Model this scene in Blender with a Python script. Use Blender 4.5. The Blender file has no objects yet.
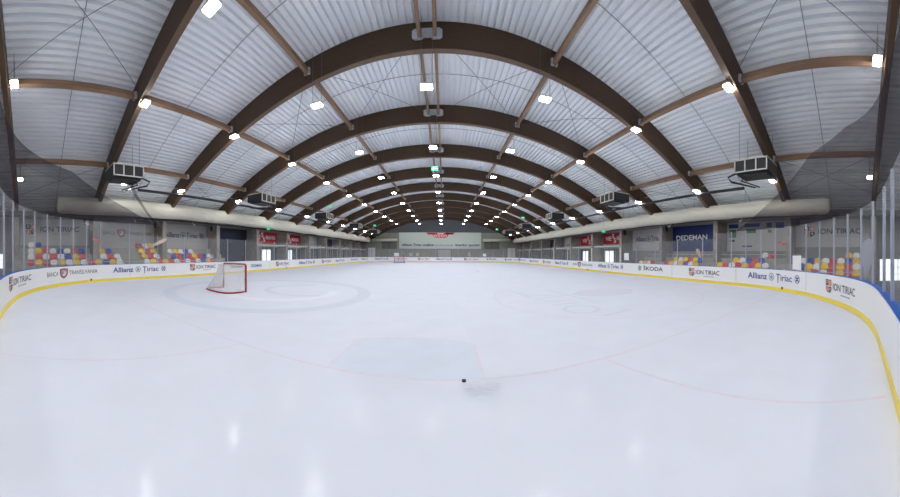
import bpy, bmesh, math, random
from mathutils import Matrix, Vector
sc = bpy.context.scene
C = sc.collection
PI = math.pi
rnd = random.Random(7)

# ---------------------------------------------------------------- camera
EYE = 1.735                      # eye height above the ice
F = 262.6; YAW = .021; ROLL = -.004
cam = bpy.data.cameras.new('camera'); co = bpy.data.objects.new('camera', cam); C.objects.link(co)
cam.type = 'PANO'; cam.panorama_type = 'CENTRAL_CYLINDRICAL'
cam.central_cylindrical_range_u_min = -450 / F; cam.central_cylindrical_range_u_max = 450 / F
cam.central_cylindrical_range_v_max = 253.8 / F; cam.central_cylindrical_range_v_min = -(497 - 253.8) / F
cam.central_cylindrical_radius = 1.0
cam.clip_start = .05; cam.clip_end = 300
co.matrix_world = (Matrix.Translation((0, 0, EYE)) @ Matrix.Rotation(-YAW, 4, 'Z')
                   @ Matrix.Rotation(ROLL, 4, 'Y') @ Matrix.Rotation(PI / 2, 4, 'X'))
sc.camera = co
# ---------------------------------------------------------------- light, exposure
w = bpy.data.worlds.new('world'); sc.world = w; w.use_nodes = True
w.node_tree.nodes['Background'].inputs[0].default_value = (.75, .85, 1, 1)
w.node_tree.nodes['Background'].inputs[1].default_value = .5
sc.view_settings.view_transform = 'Standard'; sc.view_settings.look = 'None'
sc.view_settings.gamma = 1; sc.view_settings.use_curve_mapping = False
sc.view_settings.exposure = .0
LAMP = 165.0                     # radiance of the lamp panels
DOOR = 1.1
sc.cycles.max_bounces = 12; sc.cycles.diffuse_bounces = 8; sc.cycles.glossy_bounces = 4
sc.cycles.transparent_max_bounces = 40
sc.cycles.sample_clamp_indirect = 6
sc.cycles.use_denoising = True; sc.cycles.denoising_prefilter = 'ACCURATE'

# ---------------------------------------------------------------- materials
def mat(name, col, rough=.6, metal=0, emit=None, noise=0, scale=8, bump=0, stretch=None, spec=.5, alpha=None, col2=None, detail=4):
    m = bpy.data.materials.new(name); m.use_nodes = True
    nt = m.node_tree; b = nt.nodes['Principled BSDF']
    b.inputs['Base Color'].default_value = (*col, 1); b.inputs['Roughness'].default_value = rough
    b.inputs['Metallic'].default_value = metal; b.inputs['Specular IOR Level'].default_value = spec
    if emit:
        b.inputs['Emission Color'].default_value = (*emit[:3], 1); b.inputs['Emission Strength'].default_value = emit[3]
    tc = nt.nodes.new('ShaderNodeTexCoord'); mp = nt.nodes.new('ShaderNodeMapping')
    nt.links.new(tc.outputs['Object'], mp.inputs[0])
    if stretch: mp.inputs['Scale'].default_value = stretch
    nz = nt.nodes.new('ShaderNodeTexNoise'); nz.inputs['Scale'].default_value = scale; nz.inputs['Detail'].default_value = detail
    nt.links.new(mp.outputs[0], nz.inputs['Vector'])
    rp = nt.nodes.new('ShaderNodeValToRGB')
    a = col2 if col2 else tuple(max(0, c * (1 - noise)) for c in col); h = col if col2 else tuple(min(1, c * (1 + noise)) for c in col)
    rp.color_ramp.elements[0].position = .3; rp.color_ramp.elements[1].position = .7
    rp.color_ramp.elements[0].color = (*a, 1); rp.color_ramp.elements[1].color = (*h, 1)
    nt.links.new(nz.outputs[0], rp.inputs[0]); nt.links.new(rp.outputs[0], b.inputs['Base Color'])
    if bump:
        bp = nt.nodes.new('ShaderNodeBump'); bp.inputs['Strength'].default_value = bump; bp.inputs['Distance'].default_value = .05
        nt.links.new(nz.outputs[0], bp.inputs['Height']); nt.links.new(bp.outputs[0], b.inputs['Normal'])
    return m
def see_through(name, col, opac, gloss):
    m = bpy.data.materials.new(name); m.use_nodes = True; nt = m.node_tree; nt.nodes.clear()
    o = nt.nodes.new('ShaderNodeOutputMaterial'); t = nt.nodes.new('ShaderNodeBsdfTransparent')
    d = nt.nodes.new('ShaderNodeBsdfDiffuse'); d.inputs[0].default_value = (*col, 1)
    g = nt.nodes.new('ShaderNodeBsdfGlossy'); g.inputs['Roughness'].default_value = .08; g.inputs[0].default_value = (.9, .95, 1, 1)
    nz = nt.nodes.new('ShaderNodeTexNoise'); nz.inputs['Scale'].default_value = 2.5
    mr = nt.nodes.new('ShaderNodeMapRange'); mr.inputs['To Min'].default_value = opac * .7; mr.inputs['To Max'].default_value = opac * 1.3
    nt.links.new(nz.outputs[0], mr.inputs[0])
    m1 = nt.nodes.new('ShaderNodeMixShader'); nt.links.new(mr.outputs[0], m1.inputs[0])
    m2 = nt.nodes.new('ShaderNodeMixShader'); m2.inputs[0].default_value = gloss
    nt.links.new(t.outputs[0], m1.inputs[1]); nt.links.new(d.outputs[0], m1.inputs[2])
    nt.links.new(m1.outputs[0], m2.inputs[1]); nt.links.new(g.outputs[0], m2.inputs[2]); nt.links.new(m2.outputs[0], o.inputs[0])
    return m
def flat(name, r, g, b, rough=.5, **k):      # colour given as an sRGB 0-255 triple
    f = lambda v: (v / 255 / 12.92) if v / 255 <= .04045 else ((v / 255 + .055) / 1.055) ** 2.4
    return mat(name, (f(r), f(g), f(b)), rough, **k)
M = {}
M['ice'] = flat('ice', 228, 232, 243, .9, noise=.02, scale=1.3, detail=8, spec=0)
def add_gloss(m, amount, rough):             # wet sheen over the matte frost, with fine skate ripples
    nt = m.node_tree; b = nt.nodes['Principled BSDF']; out = nt.nodes['Material Output']
    g = nt.nodes.new('ShaderNodeBsdfGlossy'); g.inputs['Roughness'].default_value = rough
    nz = nt.nodes.new('ShaderNodeTexNoise'); nz.inputs['Scale'].default_value = 14; nz.inputs['Detail'].default_value = 6
    tc = nt.nodes.new('ShaderNodeTexCoord'); nt.links.new(tc.outputs['Object'], nz.inputs['Vector'])
    bp = nt.nodes.new('ShaderNodeBump'); bp.inputs['Strength'].default_value = .12; bp.inputs['Distance'].default_value = .003
    nt.links.new(nz.outputs[0], bp.inputs['Height']); nt.links.new(bp.outputs[0], g.inputs['Normal'])
    mx = nt.nodes.new('ShaderNodeMixShader'); mx.inputs[0].default_value = amount
    nt.links.new(b.outputs[0], mx.inputs[1]); nt.links.new(g.outputs[0], mx.inputs[2]); nt.links.new(mx.outputs[0], out.inputs[0])
add_gloss(M['ice'], .011, .13)
M['concrete'] = flat('concrete', 158, 153, 146, .85, noise=.16, scale=3, bump=.05)
M['floor'] = flat('floor_grey', 105, 105, 104, .8, noise=.1, scale=2)
M['terrace'] = flat('terrace_concrete', 168, 166, 158, .85, noise=.1, scale=3)
M['deck'] = flat('painted_steel_deck', 242, 246, 250, .5, noise=.02, scale=.8)
M['wood'] = flat('glued_timber', 66, 46, 28, .6, noise=.22, scale=3, stretch=(1, 6, 12))
M['wood_s'] = flat('timber_soffit', 96, 74, 58, .6, noise=.1, scale=3)
M['wood_l'] = flat('timber_purlin', 132, 104, 82, .6, noise=.15, scale=3, stretch=(6, .6, 6))
M['steel'] = flat('galvanised_steel', 186, 194, 204, .5, metal=.2, noise=.12, scale=9)
M['cable'] = flat('steel_cable', 95, 98, 104, .5, metal=.3)
M['black'] = flat('black_steel', 34, 36, 42, .45)
M['darkbeam'] = flat('dark_eaves_steel', 58, 56, 54, .6)
M['white'] = flat('white_plastic', 247, 248, 250, .35, noise=.01)
M['frame'] = flat('white_frame', 205, 204, 196, .45)
M['lamp'] = mat('lamp_panel', (1, 1, 1), .4, emit=(1, .985, .98, LAMP))
M['lampdim'] = mat('outer_lamp_panel', (1, 1, 1), .4, emit=(1, .985, .95, LAMP * .55))
M['lampoff'] = flat('unlit_panel', 215, 215, 215, .4)
M['duct'] = flat('textile_duct', 214, 212, 198, .8, noise=.05, scale=2.2, bump=.9, stretch=(1.5, .7, 2.2))
M['wallgrey'] = flat('grey_wall_cladding', 142, 142, 140, .7, noise=.05, scale=2)
M['farwall'] = flat('pale_green_cladding', 150, 154, 142, .7, noise=.06, scale=1)
M['gable'] = flat('dark_gable_cladding', 92, 97, 102, .7, noise=.05, scale=2)
M['yellow'] = flat('yellow_plastic', 245, 222, 88, .4, noise=.04)
M['blue'] = flat('blue_plastic', 18, 92, 190, .4)
M['s_yellow'] = flat('seat_yellow', 250, 208, 10, .4); M['s_white'] = flat('seat_white', 244, 246, 244, .4)
M['s_red'] = flat('seat_red', 220, 58, 64, .4); M['s_blue'] = flat('seat_blue', 38, 74, 180, .4)
M['glass'] = see_through('acrylic_pane', (.8, .85, .95), .05, .02)
M['post'] = flat('aluminium_post', 190, 196, 212, .4, metal=.3)
M['postw'] = flat('padded_white_post', 236, 236, 222, .5)
M['net'] = see_through('black_netting', (.05, .045, .06), .34, .0)
M['goalnet'] = see_through('white_net_haze', (.85, .85, .88), .22, .0)
M['cord'] = flat('white_cord', 214, 214, 218, .7)
M['red'] = flat('goal_red', 168, 22, 46, .35)
M['puck'] = flat('black_rubber', 18, 18, 20, .6)
M['navy'] = flat('navy_print', 26, 66, 140, .5); M['ink'] = flat('dark_print', 52, 54, 66, .5)
M['navyd'] = flat('deep_navy_print', 16, 38, 104, .5); M['greyink'] = flat('grey_print', 130, 132, 140, .5); M['orange'] = flat('orange_print', 214, 120, 70, .5)
M['green'] = flat('green_print', 40, 140, 84, .5); M['gold'] = flat('gold_print', 226, 178, 60, .5)
M['lblue'] = flat('light_blue_print', 110, 160, 200, .5); M['wprint'] = flat('white_print', 235, 238, 242, .5)
M['banner'] = flat('grey_white_banner', 184, 183, 180, .6, noise=.03, scale=1)
M['bred'] = flat('red_banner', 176, 18, 36, .55, noise=.04, scale=1); M['bblue'] = flat('blue_banner', 12, 40, 104, .55, noise=.05, scale=1)
M['bdark'] = flat('dark_blue_banner', 20, 28, 54, .55, noise=.2, scale=1.2); M['bfar'] = flat('far_banner', 205, 214, 204, .6, noise=.02, scale=.5)
M['bgreen'] = flat('green_poster', 60, 120, 70, .6, noise=.2, scale=2)
M['day'] = mat('daylit_pane', (.9, .95, 1), .3, emit=(.9, .97, 1, DOOR))
M['office'] = flat('office_glazing', 100, 112, 116, .25, noise=.35, scale=.9, stretch=(1, 1, .4))
M['exit'] = mat('exit_green', (.02, .5, .2), .4, emit=(.05, .8, .35, .6))
M['icered'] = flat('faded_red_in_ice', 228, 223, 235, .9, noise=.03, spec=0); M['iceblue'] = flat('faded_blue_in_ice', 221, 229, 241, .9, noise=.02, scale=2, spec=0)
M['icegrey'] = flat('faded_grey_in_ice', 219, 224, 236, .9, noise=.02, spec=0); M['icewear'] = flat('skate_snow', 232, 236, 245, .9, noise=.02)
M['tan'] = flat('peach_cloth', 222, 196, 176, .7); M['flag'] = flat('pale_flag_cloth', 212, 214, 226, .7, noise=.04)
M['coral'] = flat('coral_sticker', 226, 92, 76, .5); M['hole'] = flat('grille_dark', 44, 44, 48, .8)
M['ceilgrey'] = flat('grey_soffit', 112, 110, 106, .8, noise=.06)

# ---------------------------------------------------------------- builders
def link(name, me, m, parent=None):
    o = bpy.data.objects.new(name, me); C.objects.link(o)
    if m is not None and not me.materials: me.materials.append(M[m])
    if parent: o.parent = parent
    return o
def tag(o, label=None, cat=None, group=None, kind=None):
    if label: o['label'] = label
    if cat: o['category'] = cat
    if group: o['group'] = group
    if kind: o['kind'] = kind
    return o
def empty(name, loc, label, cat, group=None, rz=0):
    o = bpy.data.objects.new(name, None); C.objects.link(o); o.location = loc; o.rotation_euler = (0, 0, rz)
    o.empty_display_size = .1
    return tag(o, label, cat, group)
def mesh(name, vs, fs, m, parent=None, smooth=False):
    me = bpy.data.meshes.new(name); me.from_pydata([tuple(v) for v in vs], [], fs); me.update()
    if smooth: me.polygons.foreach_set('use_smooth', [True] * len(me.polygons))
    return link(name, me, m, parent)
class MB:
    def __init__(s): s.v = []; s.f = []
    def box(s, x0, x1, y0, y1, z0, z1):
        n = len(s.v)
        s.v += [(x, y, z) for z in (z0, z1) for x, y in ((x0, y0), (x1, y0), (x1, y1), (x0, y1))]
        s.f += [[n + i for i in q] for q in ((3, 2, 1, 0), (4, 5, 6, 7), (0, 1, 5, 4), (1, 2, 6, 5), (2, 3, 7, 6), (3, 0, 4, 7))]
        return s
    def tube(s, pts, r, k=6, closed=False):
        pts = [Vector(p) for p in pts]; n = len(s.v); N = len(pts)
        for i, p in enumerate(pts):
            a = pts[(i - 1) % N] if (closed or i > 0) else p; b = pts[(i + 1) % N] if (closed or i < N - 1) else p
            t = (b - a).normalized(); u = t.cross(Vector((0, 0, 1)))
            if u.length < .05: u = t.cross(Vector((1, 0, 0)))
            u.normalize(); v = t.cross(u)
            for j in range(k):
                an = 2 * PI * j / k; s.v.append(p + (u * math.cos(an) + v * math.sin(an)) * (r[i] if isinstance(r, (list, tuple)) else r))
        for i in range(N if closed else N - 1):
            i2 = (i + 1) % N
            for j in range(k):
                s.f.append([n + i * k + j, n + i * k + (j + 1) % k, n + i2 * k + (j + 1) % k, n + i2 * k + j])
        if not closed:
            s.f.append([n + j for j in range(k)][::-1]); s.f.append([n + (N - 1) * k + j for j in range(k)])
        return s
    def sweep(s, rings, closed=False):      # rings of equal length, each a closed section
        n = len(s.v); k = len(rings[0])
        for r in rings: s.v += [tuple(p) for p in r]
        R = len(rings)
        for i in range(R if closed else R - 1):
            i2 = (i + 1) % R
            for j in range(k):
                s.f.append([n + i * k + j, n + i2 * k + j, n + i2 * k + (j + 1) % k, n + i * k + (j + 1) % k])
        if not closed:
            s.f.append([n + j for j in range(k)]); s.f.append([n + (R - 1) * k + j for j in range(k)][::-1])
        return s
    def shell(s, fn, nu, nv, off):          # a sheet fn(u,v) with thickness vector off
        n = len(s.v); off = Vector(off)
        for t in (0, 1):
            for i in range(nu + 1):
                for j in range(nv + 1): s.v.append(Vector(fn(i / nu, j / nv)) + off * t)
        A = lambda t, i, j: n + t * (nu + 1) * (nv + 1) + i * (nv + 1) + j
        for i in range(nu):
            for j in range(nv):
                s.f.append([A(0, i, j), A(0, i + 1, j), A(0, i + 1, j + 1), A(0, i, j + 1)])
                s.f.append([A(1, i, j + 1), A(1, i + 1, j + 1), A(1, i + 1, j), A(1, i, j)])
        for i in range(nu):
            s.f.append([A(0, i, 0), A(1, i, 0), A(1, i + 1, 0), A(0, i + 1, 0)]); s.f.append([A(0, i + 1, nv), A(1, i + 1, nv), A(1, i, nv), A(0, i, nv)])
        for j in range(nv):
            s.f.append([A(0, 0, j + 1), A(1, 0, j + 1), A(1, 0, j), A(0, 0, j)]); s.f.append([A(0, nu, j), A(1, nu, j), A(1, nu, j + 1), A(0, nu, j + 1)])
        return s
    def build(s, name, m, parent=None, smooth=False):
        o = mesh(name, s.v, s.f, m, parent, smooth)
        bm = bmesh.new(); bm.from_mesh(o.data); bmesh.ops.recalc_face_normals(bm, faces=bm.faces); bm.to_mesh(o.data); bm.free()
        return o
def copy_tree(o, parent=None):
    if o.name.startswith('hanging_wire'): return None
    c = o.copy(); C.objects.link(c); c.parent = parent
    for ch in [x for x in o.children]: copy_tree(ch, c)
    return c
ORD = ['first', 'second', 'third', 'fourth', 'fifth', 'sixth', 'seventh', 'eighth', 'ninth', 'tenth', 'eleventh', 'twelfth', 'thirteenth',
       'fourteenth', 'fifteenth', 'sixteenth', 'seventeenth', 'eighteenth', 'nineteenth', 'twentieth', 'twenty-first', 'twenty-second', 'twenty-third', 'twenty-fourth', 'twenty-fifth', 'twenty-sixth']
ORD += ['number %d' % i for i in range(27, 60)]

# writing: outline of each string, cached as (verts, faces, width, height) in its own u,z plane
_tx = {}
def text_shape(body, bold=.0):
    if (body, bold) in _tx: return _tx[(body, bold)]
    cu = bpy.data.curves.new('t', 'FONT'); cu.body = body; cu.offset = bold; cu.resolution_u = 3
    o = bpy.data.objects.new('t', cu); C.objects.link(o); bpy.context.view_layer.update()
    me = bpy.data.meshes.new_from_object(o.evaluated_get(bpy.context.evaluated_depsgraph_get()))
    vs = [v.co.copy() for v in me.vertices]; fs = [list(p.vertices) for p in me.polygons]
    bpy.data.objects.remove(o); bpy.data.curves.remove(cu); bpy.data.meshes.remove(me)
    x0 = min(v.x for v in vs); x1 = max(v.x for v in vs)
    vs = [(v.x - x0, v.y) for v in vs]
    _tx[(body, bold)] = (vs, fs, x1 - x0, .70)
    return _tx[(body, bold)]
def writing(name, body, place, u0, u1, z0, z1, m, parent, bold=.012):
    """place(u, z, out) -> world point; string is fitted between u0..u1, its capitals between z0..z1"""
    vs, fs, W_, H_ = text_shape(body, bold)
    pts = [place(u0 + x / W_ * (u1 - u0), z0 + y / H_ * (z1 - z0), .006) for x, y in vs]
    return mesh(name, pts, fs, m, parent)
def shape(name, place, polys, m, parent, out=.006):
    vs = []; fs = []
    for p in polys:
        n = len(vs); vs += [place(u, z, out) for u, z in p]; fs.append(list(range(n, n + len(p))))
    return mesh(name, vs, fs, m, parent)
def ring_polys(cu, cz, r, t, n=20, asp=1):
    P = []
    for i in range(n):
        a, b = 2 * PI * i / n, 2 * PI * (i + 1) / n
        P.append([(cu + asp * r * math.cos(a), cz + r * math.sin(a)), (cu + asp * r * math.cos(b), cz + r * math.sin(b)),
                  (cu + asp * (r - t) * math.cos(b), cz + (r - t) * math.sin(b)), (cu + asp * (r - t) * math.cos(a), cz + (r - t) * math.sin(a))])
    return P
def rect(u0, u1, z0, z1): return [(u0, z0), (u1, z0), (u1, z1), (u0, z1)]
def emblem_eagle(place, cu, cz, r, parent, m='navy', asp=1):
    P = ring_polys(cu, cz, r, r * .16, asp=asp)
    for k in (-1, 0, 1): P.append(rect(cu + asp * (k * r * .32 - r * .1), cu + asp * (k * r * .32 + r * .1), cz - r * .5, cz + r * (.55 if k == 0 else .3)))
    shape('emblem', place, P, m, parent)
def emblem_cross(place, cu, cz, r, parent, m='navy', asp=1):
    P = ring_polys(cu, cz, r, r * .16, asp=asp)
    for a in (45, 135, 225, 315):
        c, s_ = math.cos(a * PI / 180), math.sin(a * PI / 180)
        P.append([(cu + asp * (c * r * .1 - s_ * r * .16), cz + s_ * r * .1 + c * r * .16), (cu + asp * (c * r * .1 + s_ * r * .16), cz + s_ * r * .1 - c * r * .16),
                  (cu + asp * (c * r * .7 + s_ * r * .22), cz + s_ * r * .7 - c * r * .22), (cu + asp * (c * r * .7 - s_ * r * .22), cz + s_ * r * .7 + c * r * .22)])
    shape('emblem', place, P, m, parent)
def shield_quartered(place, u0, u1, z0, z1, parent):
    w_, h_ = u1 - u0, z1 - z0; g = .06
    X = lambda a: u0 + w_ * a
    Z = lambda a: z0 + h_ * a
    shape('shield', place, [rect(X(.5 + g / 2), X(1), Z(.55), Z(1)), [(X(0), Z(.48)), (X(0), Z(.25)), (X(.2), Z(.08)), (X(.5 - g / 2), Z(0)), (X(.5 - g / 2), Z(.48))]], 'orange', parent)
    shape('shield', place, [rect(X(0), X(.5 - g / 2), Z(.55), Z(1)), [(X(.5 + g / 2), Z(.48)), (X(.5 + g / 2), Z(0)), (X(.8), Z(.08)), (X(1), Z(.25)), (X(1), Z(.48))]], 'ink', parent)
    shape('shield', place, ring_polys(X(.75), Z(.3), h_ * .1, h_ * .04, 12) + [rect(X(.65), X(.85), Z(.64), Z(.72)), rect(X(.65), X(.85), Z(.8), Z(.88)), rect(X(.12), X(.36), Z(.7), Z(.76)), rect(X(.12), X(.36), Z(.84), Z(.9)), rect(X(.2), X(.28), Z(.15), Z(.4))], 'wprint', parent, .010)
def shield_bt(place, u0, u1, z0, z1, parent):
    w_, h_ = u1 - u0, z1 - z0
    def out(s): return [(u0 + w_ * (.5 + (a - .5) * s), z0 + h_ * (.55 + (b - .55) * s)) for a, b in ((.5, 0), (.85, .2), (1, .5), (1, .95), (.5, 1), (0, .95), (0, .5), (.15, .2))]
    shape('shield', place, [out(1)], 'navy', parent); shape('shield', place, [out(.82)], 'orange', parent, .010); shape('shield', place, [out(.55)], 'wprint', parent, .014)
    vs, fs, W_, H_ = text_shape('BT', .02)
    mesh('lettering', [place(u0 + w_ * (.24 + .52 * x / W_), z0 + h_ * (.46 + .3 * y / H_), .018) for x, y in vs], fs, 'navy', parent)

# ---------------------------------------------------------------- the rink outline
def catmull(P, step=.25):
    out = []; P = [Vector(p) for p in P]; n = len(P)
    for i in range(n):
        a, b, c, d = P[(i - 1) % n], P[i], P[(i + 1) % n], P[(i + 2) % n]
        k = max(1, int((c - b).length / step)); tb = (c - a) / max(.01, ((b - a).length + (c - b).length)) * (c - b).length; tc = (d - b) / max(.01, ((c - b).length + (d - c).length)) * (c - b).length
        for j in range(k):
            t = j / k
            out.append(b * (2 * t**3 - 3 * t**2 + 1) + tb * (t**3 - 2 * t**2 + t) + c * (-2 * t**3 + 3 * t**2) + tc * (t**3 - t**2))
    return out
far_l = [(-16.2 + 8 - 8 * math.cos(a * PI / 180), 46.8 + 8 * math.sin(a * PI / 180)) for a in (0, 15, 30, 45, 60, 75, 90)]
far_r = [(14.3 - 8 + 8 * math.sin(a * PI / 180), 46.8 + 8 * math.cos(a * PI / 180)) for a in (0, 15, 30, 45, 60, 75, 90)]
CTRL = [(-2.0, -.62), (-4.5, -.72), (-6.88, -.82), (-8.61, -.72), (-10.3, -.4), (-12.05, .37), (-13.5, 1.5), (-14.6, 2.8), (-15.3, 4.5), (-15.7, 7.0), (-15.9, 10), (-16.1, 16), (-16.2, 26), (-16.2, 38)] + far_l + [(-1, 54.8)] + far_r + \
       [(14.3, 38), (14.3, 26), (14.2, 16), (14.0, 12), (13.6, 8.5), (13.1, 6.0), (12.3, 4.1), (11.1, 2.4), (9.65, 1.15), (8.2, .27), (6.95, -.18), (5.8, -.38), (4.2, -.44), (2.57, -.45), (.5, -.5)]
PATH = [Vector((p.x, p.y)) for p in catmull([(x, y, 0) for x, y in CTRL])]
PATH.append(PATH[0]); CUM = [0]
for a, b in zip(PATH, PATH[1:]): CUM.append(CUM[-1] + (b - a).length)
LEN = CUM[-1]
import bisect
def at(s, off=0, z=0):                       # point on the outline, off > 0 towards the ice
    s = s % LEN; i = min(max(bisect.bisect_right(CUM, s) - 1, 0), len(PATH) - 2)
    t = (s - CUM[i]) / (CUM[i + 1] - CUM[i]); a, b = PATH[i], PATH[i + 1]; p = a.lerp(b, t)
    def nrm(k):
        k = k % (len(PATH) - 1); q = PATH[k + 1] - PATH[k - 1 if k > 0 else -2]; return Vector((q.y, -q.x)).normalized()
    n = (nrm(i) * (1 - t) + nrm(i + 1) * t).normalized()
    return Vector((p.x + n.x * off, p.y + n.y * off, z))
_az = [(math.atan2(p.x, p.y), s) for p, s in zip(PATH, CUM) if s > 3.5 and s < LEN - 1]
def bearing(x): return (x - 450) / F + YAW
def s_at(x):                                 # arc length of the board seen on that bearing
    th = bearing(x)
    for (a, s), (b, s2) in zip(_az, _az[1:]):
        if (a - th) * (b - th) <= 0 and abs(a - b) < 1: return s + (s2 - s) * ((th - a) / (b - a) if b != a else 0)
    return _az[0][1] if th < 0 else _az[-1][1]
def sweep_path(s0, s1, prof, name, m, parent=None, step=.25):
    n = max(1, int(round((s1 - s0) / step))); mb = MB()
    mb.sweep([[at(s0 + (s1 - s0) * i / n, o, z) for o, z in prof] for i in range(n + 1)])
    return mb.build(name, m, parent)

# ---------------------------------------------------------------- ground
ice = MB()
ring = [(at(s, -.02, 0)) for s in [LEN * i / 300 for i in range(300)]]
ice.v = [tuple(p) for p in ring] + [(p.x, p.y, -.02) for p in ring]
ice.f = [list(range(300)), list(range(599, 299, -1))]
ice_o = ice.build('floor', 'ice'); tag(ice_o, kind='structure')
fl = MB().box(-19.3, 18, -7, 58.2, -.12, -.021).build('floor', 'floor'); tag(fl, kind='structure')
def mark(name, polys, m, z=.002, dz=0):
    vs = []; fs = []
    for k_, p in enumerate(polys): n = len(vs); vs += [(x, y, z + dz * k_) for x, y in p]; fs.append(list(range(n, n + len(p))))
    o = mesh(name, vs, fs, m, ice_o); return o
def strip(p, q, w_):
    p, q = Vector(p), Vector(q); d = (q - p).normalized(); n = Vector((-d.y, d.x)) * w_ / 2
    return [tuple(p + n), tuple(q + n), tuple(q - n), tuple(p - n)]
def arcs(cx, cy, r, w_, a0=0, a1=360, n=60):
    P = []
    for i in range(n):
        a, b = (a0 + (a1 - a0) * i / n) * PI / 180, (a0 + (a1 - a0) * (i + 1) / n) * PI / 180
        P.append([(cx + r * math.cos(a), cy + r * math.sin(a)), (cx + r * math.cos(b), cy + r * math.sin(b)), (cx + (r - w_) * math.cos(b), cy + (r - w_) * math.sin(b)), (cx + (r - w_) * math.cos(a), cy + (r - w_) * math.sin(a))])
    return P
mark('goal_line', [strip((-15.1, 3.6), (12.0, 3.6), .06)], 'icered', .003)
mark('goal_line', [strip((-15.4, 49.9), (13.4, 49.9), .06)], 'icered', .003)
cr = [(-1.72, 3.62), (.56, 3.62), (.56, 4.75)] + [(-.58 + 1.83 * math.cos(a * PI / 180), 3.55 + 1.83 * math.sin(a * PI / 180)) for a in range(50, 131, 8)] + [(-1.72, 4.75)]
mark('crease', [cr], 'iceblue')
mark('crease_line', [strip(a, b, .05) for a, b in zip(cr[1:], cr[2:] + cr[:1])], 'icered', .004)
mark('trapezoid_line', [strip((-3.5, 3.57), (-4.5, -.6), .05), strip((2.5, 3.57), (3.2, -.35), .05)], 'icered', .003)
for cx, cy in ((-7.6, 9.6), (6.4, 9.6), (-7.6, 43.9), (6.4, 43.9)):
    mark('faceoff_circle', arcs(cx, cy, 4.5, .07), 'icegrey' if cx < 0 else 'icered', .002)
mark('wear_ring', arcs(-7.7, 9.6, 4.75, .55), 'icegrey', .0012); mark('wear_ring', arcs(-7.3, 10, 2.9, .5, 200, 380), 'icewear', .0014)
mark('wear_ring', arcs(-6.3, 10.8, 2.0, .35, 100, 320), 'icegrey', .0016)
mark('center_circle', arcs(-.9, 26.8, 4.5, .3), 'icegrey'); mark('center_line', [strip((-15.9, 26.8), (14, 26.8), .3)], 'icered', .0025)
mark('blue_line', [strip((-15.9, 18.4), (14, 18.4), .3)], 'iceblue', .0025); mark('blue_line', [strip((-15.9, 35.2), (14, 35.2), .3)], 'iceblue', .0025)
# faded letters and a faded patch frozen into the ice
P = arcs(4.15, 7.2, .62, .14, n=24)
for x0, y0, x1, y1 in ((3.6, 8.2, 4.7, 8.25), (3.5, 8.9, 4.8, 8.8), (3.4, 9.5, 4.9, 9.9), (3.3, 10.6, 4.6, 10.2), (3.0, 12.3, 3.4, 9.9), (4.8, 12.0, 5.3, 8.0), (4.2, 6.1, 5.4, 6.3), (3.2, 12.2, 3.9, 11.6), (3.2, 11.3, 3.9, 10.9)):
    P.append(strip((x0, y0), (x1, y1), .16))
mark('ice_lettering', P, 'icegrey', .003)
mark('ice_logo', [[(6.9 + 1.5 * math.cos(a) + .1 * math.cos(5 * a), 9.9 + 1.1 * math.sin(a)) for a in [i * 2 * PI / 30 for i in range(30)]]], 'icegrey', .003)
mark('ice_logo_ring', arcs(6.9, 9.9, 1.0, .2, n=30), 'icered', .005)
# skate scuffs
P = []
for i in range(90):
    x = rnd.uniform(-12, 11); y = rnd.uniform(4.5, 30); a = rnd.uniform(0, PI); L = rnd.uniform(.3, 1.3)
    P.append(strip((x, y), (x + L * math.cos(a), y + L * math.sin(a)), .012))
for i in range(26):
    x = .45 + rnd.gauss(0, .1); y = 3.38 + rnd.gauss(0, .12); a = rnd.uniform(-.9, .3); L = rnd.uniform(.06, .22)
    P.append(strip((x, y), (x + L * math.cos(a), y + L * math.sin(a)), .03))
mark('skate_scuffs', P, 'icewear', .0045, .00006)

# ---------------------------------------------------------------- hall dimensions
CX = -.66; RAD = 31.5; ZC = 9.70 - RAD
def arch_z(x, dr=0): return ZC + math.sqrt((RAD + dr) ** 2 - (x - CX) ** 2)
A = [9.65 + 5.33 * (i - 1) for i in range(-1, 11)]         # arch planes, nearest first
XL, XR = -17.45, 16.10                                      # column faces
WL, WR = -18.85, 17.55                                      # side walls
YEND = 57.75
# roof deck
mb = MB(); ro = RAD + .50
pts = []; a0 = -math.asin(18.25 / ro); a1 = -a0; n = int((a1 - a0) * ro / .26)
for i in range(n):
    for fr, dr in ((0, 0), (.56, 0), (.61, .17), (.95, .17)):
        a = a0 + (a1 - a0) * (i + fr) / n; pts.append((CX + (ro + dr) * math.sin(a), ZC + (ro + dr) * math.cos(a)))
up = [(x, z + .18) for x, z in pts[::8]][::-1]
k = len(pts)
mb.v = [(x, -6.5, z) for x, z in pts] + [(x, YEND, z) for x, z in pts]
mb.f = [[i, i + 1, k + i + 1, k + i] for i in range(k - 1)]
deck = mb.build('ceiling', 'deck'); tag(deck, kind='structure')
mb = MB(); mb.sweep([[(CX + (ro + d) * math.sin(a0 + (a1 - a0) * i / 60), y, ZC + (ro + d) * math.cos(a0 + (a1 - a0) * i / 60)) for y, d in ((-6.6, .22), (YEND + .1, .22), (YEND + .1, .4), (-6.6, .4))] for i in range(61)])
tag(mb.build('ceiling', 'gable'), kind='structure')
# thin sheet-joint line midway in every bay
for j, y in enumerate([a + 2.66 for a in A[:-1]]):
    m_ = MB().tube([(CX + (ro - .03) * math.sin(t), y, ZC + (ro - .03) * math.cos(t)) for t in [a0 + (a1 - a0) * i / 50 for i in range(51)]], .012, 4)
    m_.build('sheet_joint', 'cable', deck)
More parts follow.
